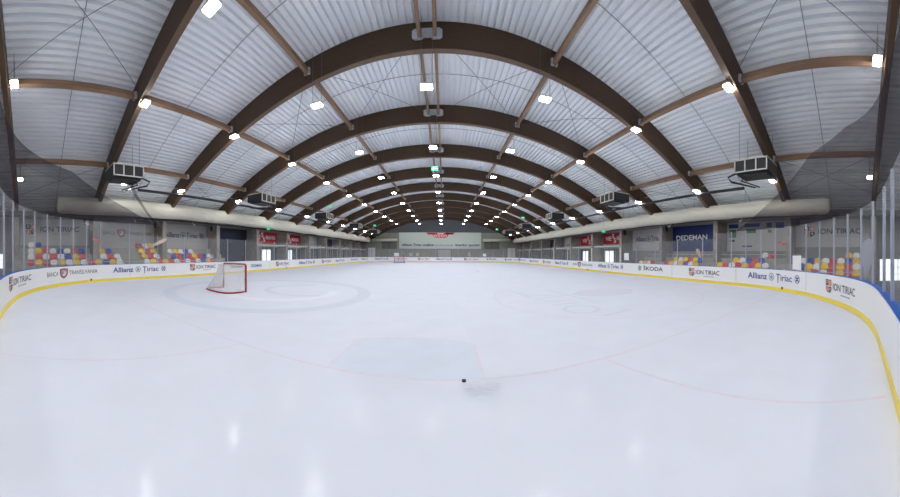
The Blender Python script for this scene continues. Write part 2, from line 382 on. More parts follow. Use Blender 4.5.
# walls
def box_obj(name, m, *b, parent=None): return MB().box(*b).build(name, m, parent)
tag(box_obj('wall_left', 'wallgrey', WL - .2, WL, -6.5, YEND, -.1, 5.2), kind='structure')
tag(box_obj('wall_right', 'wallgrey', WR, WR + .2, -6.5, YEND, -.1, 5.2), kind='structure')
tag(box_obj('wall_near', 'wallgrey', WL - .2, WR + .2, -6.7, -6.5, -.1, 10.5), kind='structure')
mb = MB(); x = WL
while x < WR:                                # ribbed lower cladding on the far wall
    mb.box(x, x + .34, YEND - .05, YEND + .1, -.1, 6.4); mb.box(x + .34, x + .5, YEND, YEND + .1, -.1, 6.4); x += .5
tag(mb.build('wall_far', 'farwall'), kind='structure')
tag(box_obj('wall_far', 'gable', WL, WR + .2, YEND - .02, YEND + .1, 6.4, 10.6), kind='structure')
# dark soffit behind the ducts and the eaves beams
for sd, x0, x1, nm in ((-1, WL, XL + .25, 'left'), (1, XR - .25, WR, 'right')):
    o = box_obj('eaves_beam', 'darkbeam', *( (XL - .02, XL + .3) if sd < 0 else (XR - .3, XR + .02)), -6.4, YEND - .1, 4.14, 4.42)
    tag(o, 'long dark steel eaves beam under the %s fabric duct' % nm, 'beam', 'eaves beams')
    tag(box_obj('trim_%d' % (1 if sd < 0 else 2), 'ceilgrey', x0, x1, -6.4, YEND - .1, 4.42, 4.5), kind='structure')

# ---------------------------------------------------------------- arches, purlins, braces
def arch(y, i):
    root = empty('roof_arch', (CX, y, 9.7), 'brown glued timber roof arch, %s counted from the camera end' % ORD[i], 'arch', 'timber roof arches')
    mb = MB(); rings = []
    for j in range(73):
        t = -math.asin(16.9 / RAD) + 2 * math.asin(16.9 / RAD) * j / 72
        rings.append([((RAD + d) * math.sin(t), yy, ZC - 9.7 + (RAD + d) * math.cos(t)) for d, yy in ((-.49, -.1), (-.49, .1), (.49, .1), (.49, -.1))])
    mb.sweep(rings).build('timber_beam', 'wood', root)
    mb = MB(); rings = []
    for j in range(73):
        t = -math.asin(16.85 / RAD) + 2 * math.asin(16.85 / RAD) * j / 72
        rings.append([((RAD + d) * math.sin(t), yy, ZC - 9.7 + (RAD + d) * math.cos(t)) for d, yy in ((-.515, -.112), (-.515, .112), (-.492, .112), (-.492, -.112))])
    mb.sweep(rings).build('soffit_strip', 'wood_s', root)
    pl = MB().sweep([[(x, yy, z) for x, z in ((-.55, -.1), (-.45, -.17), (-.2, -.17), (-.12, -.1), (.12, -.1), (.2, -.17), (.45, -.17), (.55, -.1), (.55, .12), (.45, .19), (-.45, .19), (-.55, .12))] for yy in (-.19, -.101)])
    pl.build('crown_plate', 'steel', root)
    for u in (-4.85, 4.85, -9.45, 9.45, -13.5, 13.5):
        z = ZC + math.sqrt(RAD**2 - u**2) - 9.7
        MB().box(u - .13, u + .13, -.2, -.101, z - .13, z + .13).build('purlin_shoe', 'steel', root)
    return root
for i, y in enumerate(A): arch(y, i)
PUR = ((-.29, 'left ridge', .06), (.29, 'right ridge', .06), (-4.85, 'left upper', .075), (4.85, 'right upper', .075), (-9.45, 'left middle', .085), (9.45, 'right middle', .085), (-13.5, 'left lower', .08), (13.5, 'right lower', .08))
for u, nm, hw in PUR:
    ang = math.asin(u / RAD)
    for j in range(len(A) - 1):
        y0, y1 = A[j] + .1, A[j + 1] - .1; L = y1 - y0
        o = box_obj('roof_purlin', 'wood_l', -hw, hw, 0, L, -.13, .13); o.location = (CX + u, y0, ZC + math.sqrt(RAD**2 - u * u) - (.0 if abs(u) > 1 else .0))
        o.rotation_euler = (0, ang, 0)
        tag(o, 'brown timber purlin of the %s row between the %s and %s arches' % (nm, ORD[j], ORD[j + 1]), 'purlin', 'timber purlins')
def rod(name, p, q, r, label, cat, grp, m='cable'):
    p, q = Vector(p), Vector(q); o = MB().tube([(0, 0, 0), tuple(q - p)], r, 4).build(name, m); o.location = p
    return tag(o, label, cat, grp)
for j in (0, 2, 5, 8):
    for u0, u1, nm in ((-4.85, -.4, 'left of the ridge'), (.4, 4.85, 'right of the ridge'), (-16.2, -13.6, 'above the left duct'), (13.6, 16.2, 'above the right duct'), (-9.3, -5, 'in the left roof slope'), (5, 9.3, 'in the right roof slope')):
        zz = lambda u: ZC + math.sqrt((RAD + .1)**2 - u * u)
        for d in (0, 1):
            ya, yb = (A[j], A[j + 1]) if d == 0 else (A[j + 1], A[j])
            rod('brace_rod', (CX + u0, ya, zz(u0)), (CX + u1, yb, zz(u1)), .011, 'thin steel cross brace rod %s near the %s arch, %s diagonal' % (nm, ORD[j], ('rising', 'falling')[d]), 'brace rod', 'roof cross braces')

# ---------------------------------------------------------------- lamps
def lamp_proto(m='lamp'):
    root = empty('hall_lamp', (0, 0, 0), '', 'lamp')
    MB().box(-.21, .21, -.14, .14, 0, .07).build('lamp_housing', 'frame', root)
    MB().box(-.195, .195, -.12, .12, -.05, -.002).build('lamp_panel', m, root)   # made deep so its added glowing sides brighten walls, boards and deck
    return root
LP = lamp_proto(); used = False; LD = lamp_proto('lampdim'); usedd = False
ROWS = ((0, 7.7, 'ridge'), (-4.3, 7.7, 'left inner'), (4.4, 7.7, 'right inner'), (-9.0, 7.7, 'left middle'), (9.0, 7.7, 'right middle'), (-14.0, 5.85, 'left outer'), (14.0, 5.7, 'right outer'))
for u, z, nm in ROWS:
    for j, y in enumerate([-6.0] + A):  # extra lamps added unseen behind the camera to brighten the near ice
        j -= 1
        if (j < 0 and abs(u) > 12) or j == 11: continue
        y_ = y + (0 if j < 0 else .36 if j == 0 else .13 if (j == 1 and abs(u) > 5) else -.3) + (.95 if (j == 1 and u < -12) else 0)
        if j in (0, 1) and abs(u) > 8 and abs(u) < 12: z = 7.95 if j == 0 else 7.78
        elif abs(u) < 12: z = 7.7
        if j == 3 and u > 14:
            o = lamp_proto('lampoff'); st = 'unlit white'
        elif abs(u) > 12:
            o = copy_tree(LD) if usedd else LD; usedd = True; st = 'smaller glowing'
        elif not used: o = LP; used = True; st = 'glowing white'
        else: o = copy_tree(LP, None); st = 'glowing white'
        o.location = (CX + u, y_, z)
        tag(o, '%s hall lamp hanging in the %s row beside the %s arch' % (st, nm, ORD[j] if j >= 0 else 'nearest, behind the camera') if j >= 0 else '%s hall lamp hanging in the %s row, added unseen behind the first arch' % (st, nm), 'lamp', 'hanging hall lamps')
        top = ZC + math.sqrt((RAD + .5)**2 - u * u) - z
        for s_ in (-.2, .2): MB().tube([(s_, 0, .07), (s_, 0, top)], .007, 4).build('hanging_wire', 'cable', o)

# ---------------------------------------------------------------- textile ducts, pipes, heaters
for sd, x, z0, z1, nm in ((-1, -16.72, 4.22, 5.33, 'left'), (1, 15.42, 4.12, 5.1, 'right')):
    zc, rz = (z0 + z1) / 2, (z1 - z0) / 2; rings = []
    ys = [1.62, 1.66, 1.76, 1.95] + [2.2 + i * .28 for i in range(193)]; ys = [y for y in ys if y < 56.2]
    rf = {0: .55, 1: .78, 2: .93, 3: 1.0}
    for i, y in enumerate(ys):
        f_ = rf.get(i, 1.0); seam = -.03 if i % 19 == 5 else 0
        rings.append([(x + (rz * f_ * .95 + seam) * math.cos(t) * (1 + rnd.uniform(-.012, .012)), y, zc + (rz * f_ + seam) * math.sin(t) * (1 + rnd.uniform(-.012, .012)) + .02 * math.sin(y * 1.3)) for t in [k_ * 2 * PI / 20 for k_ in range(20)]])
    o = MB().sweep(rings).build('air_duct', 'duct', None, True)
    tag(o, 'long wrinkled cream fabric air duct hanging along the %s side of the hall' % nm, 'duct', 'fabric air ducts')
    for y in [3 + 4 * i for i in range(14)]:
        MB().tube([(x, y, zc + rz - .02), (x, y, arch_z(x, .5))], .008, 4).build('hanging_wire', 'cable', o)
    xp = -14.5 if sd < 0 else 13.5
    o = MB().tube([(xp, 6.2, 5.5), (xp, 20, 5.5), (xp, 40, 5.5), (xp, 57, 5.5)], .085, 8).build('gas_pipe', 'black')
    tag(o, 'long dark pipe running above the %s fabric duct' % nm, 'pipe', 'dark service pipes')
    xc = CX + (-14.9 if sd < 0 else 14.9)
    o = MB().tube([(xc, -3, 6.2), (xc, 20, 6.2), (xc, 57, 6.2)], .018, 6).build('cable_conduit', 'steel')
    tag(o, 'thin pale conduit above the outer lamps on the %s side' % nm, 'conduit', 'lamp conduits')
def heater(sd, y, j):
    xf = -12.15 if sd < 0 else 10.9; z0, z1 = 5.52, 6.12; L = 1.62; D = 1.42
    root = empty('air_heater', (xf, y, z0), 'black boxed air heater with white framed grille, %s side, beside the %s arch' % ('left' if sd < 0 else 'right', ORD[j]), 'heater', 'suspended air heaters')
    s_ = 1 if sd < 0 else -1                 # grille faces +x on the left, -x on the right
    h = z1 - z0
    bx = lambda mb_, a, b, *r: mb_.box(min(s_ * a, s_ * b), max(s_ * a, s_ * b), *r)
    bx(MB(), -D, -.03, -L / 2, L / 2, 0, h).build('casing', 'black', root)
    fr = MB()
    for a, b, c, d in ((-L / 2, L / 2, 0, .05), (-L / 2, L / 2, h - .05, h), (-L / 2, -L / 2 + .05, 0, h), (L / 2 - .05, L / 2, 0, h), (-L / 6 - .025, -L / 6 + .025, 0, h), (L / 6 - .025, L / 6 + .025, 0, h)):
        bx(fr, -.03, .02, a, b, c, d)
    bx(fr, -D, -.03, -L / 2 - .01, -L / 2 + .03, h - .03, h + .012)
    frame_o = fr.build('grille_frame', 'frame', root)
    for q in range(3):
        g = MB(); c0 = -L / 2 + q * L / 3
        for k_ in range(6): bx(g, -.028, -.008, c0 + .05, c0 + L / 3 - .03, .07 + k_ * .08, .105 + k_ * .08)
        g.build('grille', 'hole', frame_o)
    tr = MB(); bx(tr, -D * .8, -.2, -L / 2 + .1, L / 2 - .1, -.1, -.01); tr.build('drip_tray', 'black', root)
    ar = MB().tube([(-s_ * .25, L / 2 - .1, .1), (-s_ * .1, L / 2 + .38, -.12), (-s_ * .3, L / 2 + .3, -.3), (-s_ * 2.35, L / 2 - .1, -.12)], .045, 6)
    ar.tube([(-s_ * .5, L / 2 - .3, .05), (-s_ * .6, L / 2 - .1, -.22), (-s_ * 2.35, L / 2 - .35, -.12)], .035, 6)
    ar.build('flue_pipe', 'black', root)
    for xx in (-.25, -D + .2):
        for yy in (-L / 2 + .15, L / 2 - .15):
            X = xf + s_ * xx; MB().tube([(s_ * xx, yy, h), (s_ * xx, yy, arch_z(X, .5) - z0)], .009, 4).build('hanging_wire', 'cable', root)
for j in (1, 3, 5, 7, 9):
    for sd in (-1, 1): heater(sd, A[j] + .38, j)

# ---------------------------------------------------------------- columns
for i, y in enumerate(A):
    for sd in (-1, 1):
        x0, x1 = (WL + .01, XL) if sd < 0 else (XR, WR - .01)
        o = MB().box(x0, x1, y - .17, y + .17, -.02, 4.13).build('concrete_column', 'concrete')
        tag(o, 'grey concrete column by the %s wall under the %s arch' % ('left' if sd < 0 else 'right', ORD[i]), 'column', 'concrete columns')

# ---------------------------------------------------------------- banners on the side walls
def wall_place(sd, yc):                      # u runs left to right as read from the ice
    if sd < 0: return lambda u, z, out: (WL + .04 + out, yc + u, z)
    return lambda u, z, out: (WR - .04 - out, yc - u, z)
def banner(sd, j, m, z0, z1, label, wide=4.9, shift=0):
    yc = (A[j] + A[j + 1]) / 2 + shift; x = WL if sd < 0 else WR
    o = MB().box(-.02, .02, -wide / 2, wide / 2, 0, z1 - z0)
    o = o.build('banner', m); o.location = (x - sd * .03, yc, z0); tag(o, label, 'banner')
    pl = wall_place(sd, yc)
    def place(u, z, out):
        p = pl(u, z, out + .014); return (p[0] - o.location.x, p[1] - o.location.y, p[2] - o.location.z)
    return o, place
def allianz(place, u0, u1, z0, z1, parent, m='navy', tail=True):
    W_ = u1 - u0; cz = (z0 + z1) / 2; h = z1 - z0
    asp = 1
    writing('lettering', 'Allianz', place, u0, u0 + W_ * .36, z0, z1, m, parent, .02)
    emblem_eagle(place, u0 + W_ * .445, cz, h * .62, parent, m, asp)
    writing('lettering', '\u021airiac', place, u0 + W_ * .53, u0 + W_ * .83, z0, z1, m, parent, .012)
    if tail: emblem_cross(place, u0 + W_ * .93, cz, h * .62, parent, m, asp)
def tiriac(place, u0, u1, z0, z1, parent, gap=.24):
    W_ = u1 - u0; h = z1 - z0
    shield_quartered(place, u0, u0 + W_ * .19, z0 - h * .6, z1 + h * .45, parent)
    writing('lettering', 'ION TIRIAC', place, u0 + W_ * gap, u1, z0, z1, 'ink', parent, .012)
    shape('small_print', place, [rect(u0 + W_ * (.5 + .03 * i), u0 + W_ * (.52 + .03 * i), z0 - h * .55, z0 - h * .38) for i in range(11)], 'greyink', parent)
def transilvania(place, u0, u1, z0, z1, parent):
    W_ = u1 - u0; h = z1 - z0
    writing('lettering', 'BANCA', place, u0, u0 + W_ * .24, z0, z1, 'ink', parent, .0)
    shield_bt(place, u0 + W_ * .27, u0 + W_ * .44, z0 - h * .75, z1 + h * .6, parent)
    writing('lettering', 'TRANSILVANIA', place, u0 + W_ * .47, u1, z0, z1, 'ink', parent, .0)
def viess(place, z0, z1, parent):
    writing('lettering', 'VIE', place, -1.9, -.75, z0, z1, 'wprint', parent, .02); writing('lettering', 'MANN', place, .25, 1.95, z0, z1, 'wprint', parent, .02)
    writing('lettering', 'S', place, -.62, -.2, z0 + .25, z1 + .28, 'wprint', parent, .02); writing('lettering', 'S', place, -.3, .14, z0 - .28, z1 - .22, 'wprint', parent, .02)
for sd in (-1, 1):
    s_ = 'left' if sd < 0 else 'right'
    o, p = banner(sd, 0, 'banner', 2.25, 4.12, 'grey wall banner with quartered shield and dark ION TIRIAC lettering on the %s wall' % s_, 5.0)
    if sd < 0: tiriac(p, -2.1, 1.75, 3.25, 3.6, o, .27)
    else: tiriac(p, -1.9, 1.9, 3.15, 3.5, o, .25)
    # third bay
    o, p = banner(sd, 2 if sd < 0 else 3, 'banner', 2.1, 4.12, 'pale wall banner with blue Allianz lettering beside %s' % ('the shield banner on the left wall' if sd < 0 else 'the red banner on the right wall'))
    allianz(p, -1.95, 2.1, 3.02, 3.46, o, 'navyd')
    for j in (4, 5):
        o, p = banner(sd, j, 'bred', 2.85, 4.12, 'red wall banner with white VIESSMANN lettering, %s on the %s wall' % ('nearer one' if j == 4 else 'farther one', s_), 4.7)
        viess(p, 3.3, 3.75, o)
    o, p = banner(sd, 6, 'banner', 2.72, 4.1, 'small pale banner beyond the red ones on the %s wall' % s_, 3.8)
    writing('lettering', 'Allianz', p, -1.2, 1.2, 2.9, 3.25, 'navyd', o)
    o, p = banner(sd, 7, 'bdark', 2.72, 4.1, 'dark blue banner far along the %s wall' % s_, 4.4)
o, p = banner(-1, 1, 'banner', 2.1, 4.12, 'grey wall banner with BANCA TRANSILVANIA lettering and orange shield on the left wall')
transilvania(p, -1.75, 2.2, 3.1, 3.36, o)
o, p = banner(-1, 3, 'bdark', .9, 4.12, 'tall dark blue wall banner between grey columns on the left wall', 4.8)
shape('print', p, [rect(-1.9, .6, 3.0, 3.2)], 'bblue', o)
o, p = banner(1, 2, 'bblue', 2.0, 4.12, 'deep blue wall banner with white DEDEMAN lettering on the right wall')
writing('lettering', 'DEDEMAN', p, -2.05, 1.1, 2.95, 3.35, 'wprint', o, .02)
o, p = banner(1, 1, 'banner', 2.0, 4.12, 'grey patchwork banner of green and navy sponsor panels on the right wall')
for a, b, c, d, m_ in ((-2.3, -1.5, 3.7, 4.0, 'navy'), (-2.25, -1.7, 3.0, 3.6, 'bgreen'), (-1.0, .2, 3.75, 4.0, 'navy'), (-.9, -.1, 3.3, 3.6, 'bgreen'), (.7, 1.1, 3.7, 4.0, 'ink'), (1.4, 2.0, 3.6, 4.0, 'navy'), (-2.2, -1.8, 2.7, 2.85, 'ink'), (.8, 1.1, 3.3, 3.5, 'bgreen'), (-1.2, -.4, 2.3, 2.4, 'navy')):
    shape('print', p, [rect(a, b, c, d)], m_, o)
# office glazing and bright doors below the red banners, pale ledge above them
for sd in (-1, 1):
    s_ = 'left' if sd < 0 else 'right'; x = (WL + .03) if sd < 0 else (WR - .03)
    for q, j in enumerate((4, 5, 6, 7, 8, 9)):
        yc = (A[j] + A[j + 1]) / 2
        r = empty('glazed_partition', (x, yc, 0), 'grey glazed partition low on the %s wall between the %s and %s arches' % (s_, ORD[j], ORD[j + 1]), 'partition', 'glazed partitions')
        MB().box(-.03, .03, -2.45, 2.45, 0, 2.45).build('glazing', 'office', r)
        f_ = MB()
        for k_ in range(7): f_.box(-.05, .05, -2.45 + k_ * .8, -2.40 + k_ * .8, 0, 2.45)
        f_.box(-.05, .05, -2.45, 2.45, 2.4, 2.5); f_.build('mullions', 'frame', r)
    for q, (y0, y1) in enumerate(((22.5, 24.0), (27.4, 28.5)) if sd < 0 else ((23.2, 24.8), (28.6, 29.9))):
        r = empty('glass_door', (x - sd * .08, (y0 + y1) / 2, 0), 'bright double glass door on the %s wall under the %s red banner' % (s_, ('nearer', 'farther')[q]), 'door', 'bright side doors')
        w_ = (y1 - y0) / 2
        for e in (-1, 1):
            a, b = (e * w_, e * .06); d_ = MB().box(-.02, .02, min(a, b) + .04, max(a, b) - .04, .35, 2.1).build('door_pane', 'day', r)
        f_ = MB().box(-.04, .04, -w_ - .06, -w_, 0, 2.2).box(-.04, .04, w_, w_ + .06, 0, 2.2).box(-.04, .04, -.07, .07, 0, 2.2).box(-.04, .04, -w_, w_, 2.1, 2.2).box(-.04, .04, -w_, w_, 0, .35)
        f_.build('door_frame', 'frame', r)
    xa, xb = (WL + .02, XL - .2) if sd < 0 else (XR + .2, WR - .02)
    for j in range(4, 11):
        o = box_obj('pale_ledge', 'frame', xa, xb, A[j] + .2, A[j + 1] - .2, 2.52, 2.66)
        tag(o, 'pale ledge above the glazed partition on the %s wall between the %s and %s columns' % (s_, ORD[j], ORD[j + 1]), 'ledge', 'ledges above the partitions')
# ---------------------------------------------------------------- far wall
o = MB().box(-9.07, 9.07, -.03, .03, 0, 3.6).build('hall_banner', 'bfar'); o.location = (-1.0, YEND - .15, 2.83)
tag(o, 'huge white banner on the far wall with blue slogan and red winged emblem', 'banner')
pf = lambda u, z, out: (u, -.035 - out, z)
writing('lettering', 'Allianz \u021airiac sus\u021bine', pf, -8.5, -1.4, .62, 1.1, 'navy', o, .03)
writing('lettering', 'performan\u021ba', pf, -1.1, 3.0, .62, 1.0, 'lblue', o, .02)
writing('lettering', 'tinerilor sportivi', pf, 3.3, 8.7, .62, 1.1, 'navy', o, .03)
shape('red_emblem', pf, [rect(-2.8, 2.8, 3.3, 3.55), [(-3.1, 3.55), (-2.6, 3.1), (-1.3, 3.1), (-1.3, 3.55)], [(3.3, 3.55), (2.8, 3.1), (1.3, 3.1), (1.3, 3.55)], [(-1.7, 3.3), (-1.2, 2.4), (1.5, 2.4), (2.0, 3.3)]], 's_red', o)
shape('red_emblem', pf, [ring_polys(-1 + k_ * .75, 2.83, .3, .12, 10)[q] for k_ in range(4) for q in range(10)] + [rect(-.6, .8, 3.2, 3.4)], 'wprint', o, .012)
r = empty('gate', (0, YEND - .1, 0), 'wide pale roller gate in the middle of the far wall under the banner', 'gate')
mb = MB()
for k_ in range(9): mb.box(-1.4, 1.4, -.05, .0, k_ * .3, k_ * .3 + .28)
mb.build('gate_slats', 'banner', r); MB().box(-1.5, -1.4, -.08, 0, 0, 2.8).box(1.4, 1.5, -.08, 0, 0, 2.8).box(-1.5, 1.5, -.08, 0, 2.7, 2.8).build('gate_frame', 'ceilgrey', r)
for sd, x0, x1 in ((-1, -16.2, -10.4), (1, 8.4, 14.6)):
    s_ = 'left' if sd < 0 else 'right'
    o = MB().tube([(x0, YEND - .6, 4.75), (x1, YEND - .6, 4.75)], .33, 14).build('air_duct', 'duct', None, True); tag(o, 'short pale round duct on the far wall %s of the banner' % s_, 'duct')
    r = empty('shutter_window', ((x0 + x1) / 2 + (1.0 if sd < 0 else -1), YEND - .1, 2.8), 'dark framed shuttered opening on the far wall %s of the banner' % s_, 'window')
    MB().box(-1.7, 1.7, -.04, 0, 0, 1.45).build('shutter', 'ceilgrey', r); MB().box(-1.75, 1.75, -.07, -.041, 1.4, 1.5).box(-.05, .05, -.07, -.041, 0, 1.4).build('shutter_frame', 'black', r)
    r = empty('glass_door', (-16.4 if sd < 0 else 15.0, YEND - .12, 0), 'white door at the %s end of the far wall' % s_, 'door')
    MB().box(-.8, .8, -.03, 0, .1, 3.0).build('door_pane', 'white', r); MB().box(-.9, -.8, -.05, 0, 0, 3.1).box(.8, .9, -.05, 0, 0, 3.1).box(-.05, .05, -.05, -.031, 0, 3.0).box(-.9, .9, -.05, 0, 3.0, 3.1).build('door_frame', 'frame', r)

# bright low glazing beside the near end, left and right
for sd, x, y0, y1, z0, z1 in ((1, WR - .03, -4.6, -1.5, .0, 1.45), (-1, WL + .03, -5.2, -1.95, .6, 1.65)):
    s_ = 'left' if sd < 0 else 'right'
    r = empty('window', (x, (y0 + y1) / 2, z0), 'bright low window in the %s wall at the near end of the hall' % s_, 'window')
    w_ = (y1 - y0) / 2; h = z1 - z0
    MB().box(-.02, .02, -w_, w_, 0, h).build('pane', 'day', r)
    f_ = MB()
    for yy in (-w_, -w_ + .62, -w_ + 1.25, 0.3, w_): f_.box(-.05, .05, yy - .03, yy + .03, 0, h)
    for zz in (0, h * .3, h * .62, h): f_.box(-.05, .05, -w_, w_, zz - .02, zz + .02)
    f_.build('window_frame', 'frame', r)

# ---------------------------------------------------------------- terraces and seats
ROW = {-1: [(-16.95, 1.22), (-17.5, 1.60), (-18.02, 1.97), (-18.54, 2.42)], 1: [(14.95, .80), (15.6, 1.14), (16.25, 1.46), (16.9, 1.80)]}
for sd in (-1, 1):
    mb = MB(); R = ROW[sd]
    for q, (x, zc) in enumerate(R):
        z = zc - .3; a = x - sd * .24; b = (WL if sd < 0 else WR) if q == 3 else R[q + 1][0] - sd * .24
        b -= sd * .02 if q == 3 else 0
        cuts = [(-1.25 if sd < 0 else -.85)] ; ye = 15.6 if sd < 0 else 17.5
        lo, hi = min(a, b), max(a, b)
        inner = (hi <= XL + .01) if sd < 0 else (lo >= XR - .01)
        ys = cuts[0] + (0)
        segs = []
        if (lo < XL if sd < 0 else hi > XR):
            if not inner:      # strip in front of the columns stays whole
                if sd < 0: mb.box(XL + .02, hi, cuts[0], ye, 0, z); hi = XL + .02
                else: mb.box(lo, XR - .02, cuts[0], ye, 0, z); lo = XR - .02
            y = cuts[0]
            for c in A[:4]:
                if c + .19 < y: continue
                if c - .19 > y: mb.box(lo, hi, y, min(c - .19, ye), 0, z)
                y = c + .19
            if y < ye: mb.box(lo, hi, y, ye, 0, z)
        else: mb.box(lo, hi, cuts[0], ye, 0, z)
    o = mb.build('stand_terrace', 'terrace'); o.location = (0, 0, -.02)
    tag(o, 'stepped pale concrete terrace carrying the seats on the %s side' % ('left' if sd < 0 else 'right'), 'terrace')
def seat_mesh(m):
    mb = MB()
    def back(u, v):
        y = (u - .5) * .45 * (1 - .25 * max(0, v - .6) / .4); return (-.17 - .05 * v + .03 * (2 * u - 1)**2, y, (.12 + .28 * v) - .04 * v * (2 * u - 1)**2)
    def pan(u, v): return (-.17 + .38 * v, (u - .5) * .45, .12 + .01 * (2 * u - 1)**2 - .03 * math.sin(v * PI) - .03 * max(0, v - .85) / .15)
    mb.shell(back, 6, 5, (-.02, 0, 0)); mb.shell(pan, 4, 5, (0, 0, -.02)); mb.box(-.12, .12, -.16, .16, 0, .1)
    me = mb.build('x', m); d = me.data; bpy.data.objects.remove(me); return d
SM = {c: seat_mesh('s_' + c) for c in ('yellow', 'white', 'red', 'blue')}
def seats(sd, block, rows, y0, y1, pitch, seq=None, cover=None):
    s_ = 'left' if sd < 0 else 'right'
    for q, (x, zc, lo, hi) in enumerate(rows):
        ys = []; y = y0 + pitch / 2
        while y < y1: ys.append(y); y += pitch
        last = None
        for k_, y in enumerate(ys):
            if y < lo or y > hi: continue
            if any(abs(y - a) < .42 for a in A) and ((sd < 0 and x < XL + .2) or (sd > 0 and x > XR - .2)): continue
            c = rnd.choice(['yellow', 'yellow', 'white', 'white', 'red', 'red', 'blue'])
            if c == last: c = rnd.choice([t for t in ('yellow', 'white', 'red', 'blue') if t != last])
            last = c
            o = bpy.data.objects.new('stadium_seat', SM[c]); C.objects.link(o); o.location = (x, y, zc - .3 - .018); o.rotation_euler = (0, 0, 0 if sd < 0 else PI)
            tag(o, '%s plastic seat, %s from the near end, %s row of %s' % (c, ORD[k_], ('bottom', 'second', 'third', 'top')[q], block), 'seat', 'seats on the %s side stands' % s_)
RL, RR = ROW[-1], ROW[1]
seats(-1, 'the nearest left block', [(*RL[0], -9, 99), (*RL[1], -9, 99), (*RL[2], -9, 5.6), (*RL[3], -9, .7)], -.3, 6.2, .5)
seats(-1, 'the second left block', [(*RL[0], -9, 99), (*RL[1], -9, 99), (*RL[2], -9, 13.0), (*RL[3], -9, 9.3)], 7.8, 14.3, .5)
seats(1, 'the nearest right block', [(*RR[0], -9, 99), (*RR[1], -9, 3.4), (*RR[2], -9, 3.6), (*RR[3], -9, .6)], -.2, 4.4, .48)
seats(1, 'the second right block', [(*RR[0], -9, 99), (*RR[1], -9, 99), (*RR[2], 5.8, 8.6), (*RR[3], -9, 6.5)], 5.5, 9.4, .48)
seats(1, 'the third right block', [(*RR[0], -9, 99), (*RR[1], 11, 99), (*RR[2], 11, 14), (*RR[3], 99, 99)], 10.4, 14.4, .48)
seats(1, 'the fourth right block', [(*RR[0], 15.4, 17.3), (*RR[1], 15.4, 17.2), (*RR[2], 99, 99), (*RR[3], 99, 99)], 15.3, 17.4, .48)
for q, (x, z) in enumerate(((-17.0, .9), (-17.7, 1.25))):
    if q == 0:
        o = box_obj('far_terrace', 'terrace', -17.3, -16.75, 33, 52, 0, .6); o.location = (0, 0, -.02)
        tag(o, 'low pale seating step far along the left boards', 'terrace')
seats(-1, 'the far left block', [(-17.05, .9, 0, 99)], 33.2, 51.8, .62)
# handrails on the terraces
for sd, x, z, y0, y1, nm in ((-1, -16.5, .7, -.4, 14.6, 'front'), (-1, -18.35, 2.0, 6.3, 14.6, 'rear'), (1, 14.6, .3, -.4, 17.0, 'front'), (1, 16.75, 1.3, 3.7, 17, 'rear')):
    mb = MB().tube([(x, y0, z + .75), (x, y1, z + .75)], .02, 6); y = y0
    r = empty('handrail', (x, y0, 0), 'white tubular handrail along the %s of the %s stand' % (nm, 'left' if sd < 0 else 'right'), 'handrail')
    L = y1 - y0; zb = {(-1, 'front'): -.02, (-1, 'rear'): 2.1, (1, 'front'): -.02, (1, 'rear'): 1.48}[(sd, nm)]
    MB().tube([(0, 0, z + .45), (0, L, z + .45)], .02, 6).build('rail', 'frame', r)
    k_ = 0
    while k_ * 2.1 <= L: MB().tube([(0, k_ * 2.1, zb), (0, k_ * 2.1, z + .45)], .018, 6).build('rail_post', 'frame', r); k_ += 1

# ---------------------------------------------------------------- dasher boards
S_ = {}
for k_, x in dict(a=0, b=90, c=350, d=508, e=800, f=899).items(): S_[k_] = s_at(x)
sec = [(0, S_['b'], 'curved white dasher board at the near left corner with yellow kick strip'), (S_['b'], S_['c'], 'long white dasher board along the left side with sponsor lettering'),
       (S_['c'], S_['d'], 'white dasher board round the far end of the rink'), (S_['d'], S_['e'], 'long white dasher board along the right side with sponsor lettering'),
       (S_['e'], LEN, 'curved white dasher board at the near right corner with blue top rail')]
BRD = []
for s0, s1, lab in sec:
    c0 = at((s0 + s1) / 2, 0, 0)
    r = empty('dasher_board', (0, 0, 0), lab, 'rink board')
    sweep_path(s0, s1, ((0, .17), (0, .985), (-.08, .985), (-.08, 0), (-.02, 0), (-.02, .17)), 'board_panel', 'white', r)
    sweep_path(s0, s1, ((.014, 0), (.014, .15), (0, .17), (-.019, .17), (-.019, 0)), 'kick_plate', 'yellow', r)
    sweep_path(s0, s1, ((.006, .985), (.006, 1.01), (-.012, 1.01), (-.012, .985)), 'edge_trim', 'white', r)
    sweep_path(s0, s1, ((-.012, .985), (-.012, 1.025), (-.17, 1.025), (-.17, .985)), 'top_rail', 'blue', r)
    BRD.append((s0, s1, r))
def brd(s):
    for s0, s1, r in BRD:
        if s0 <= s % LEN <= s1: return r
def board_place(u, z, out): return tuple(at(u, out + .001, z))
def ad(kind, x0, x1, z0=.5, z1=.8, body=None, m='navy'):
    a, b = s_at(x0), s_at(x1); r = brd((a + b) / 2)
    if kind == 'al': allianz(board_place, a, b, z0, z1, r, m)
    elif kind == 'ti': tiriac(board_place, a, b, z0, z1, r)
    elif kind == 'bt': transilvania(board_place, a, b, z0, z1, r)
    elif kind == 'sk':
        W_ = b - a; shape('emblem', board_place, ring_polys(a + W_ * .1, .66, .2, .2, 20), 'green', r); shape('emblem', board_place, ring_polys(a + W_ * .1, .66, .15, .03, 16) + [rect(a + W_ * .06, a + W_ * .14, .64, .69)], 'wprint', r, .01)
        writing('lettering', '\u0160KODA', board_place, a + W_ * .25, b, .52, .8, 'ink', r, .02)
    else: writing('lettering', body, board_place, a, b, z0, z1, m, r, .02)
ad('ti', 9, 31, .58, .82); ad('bt', 47, 97.5, .55, .78); ad('al', 113, 167, .52, .82); ad('ti', 190, 215.5, .55, .8)
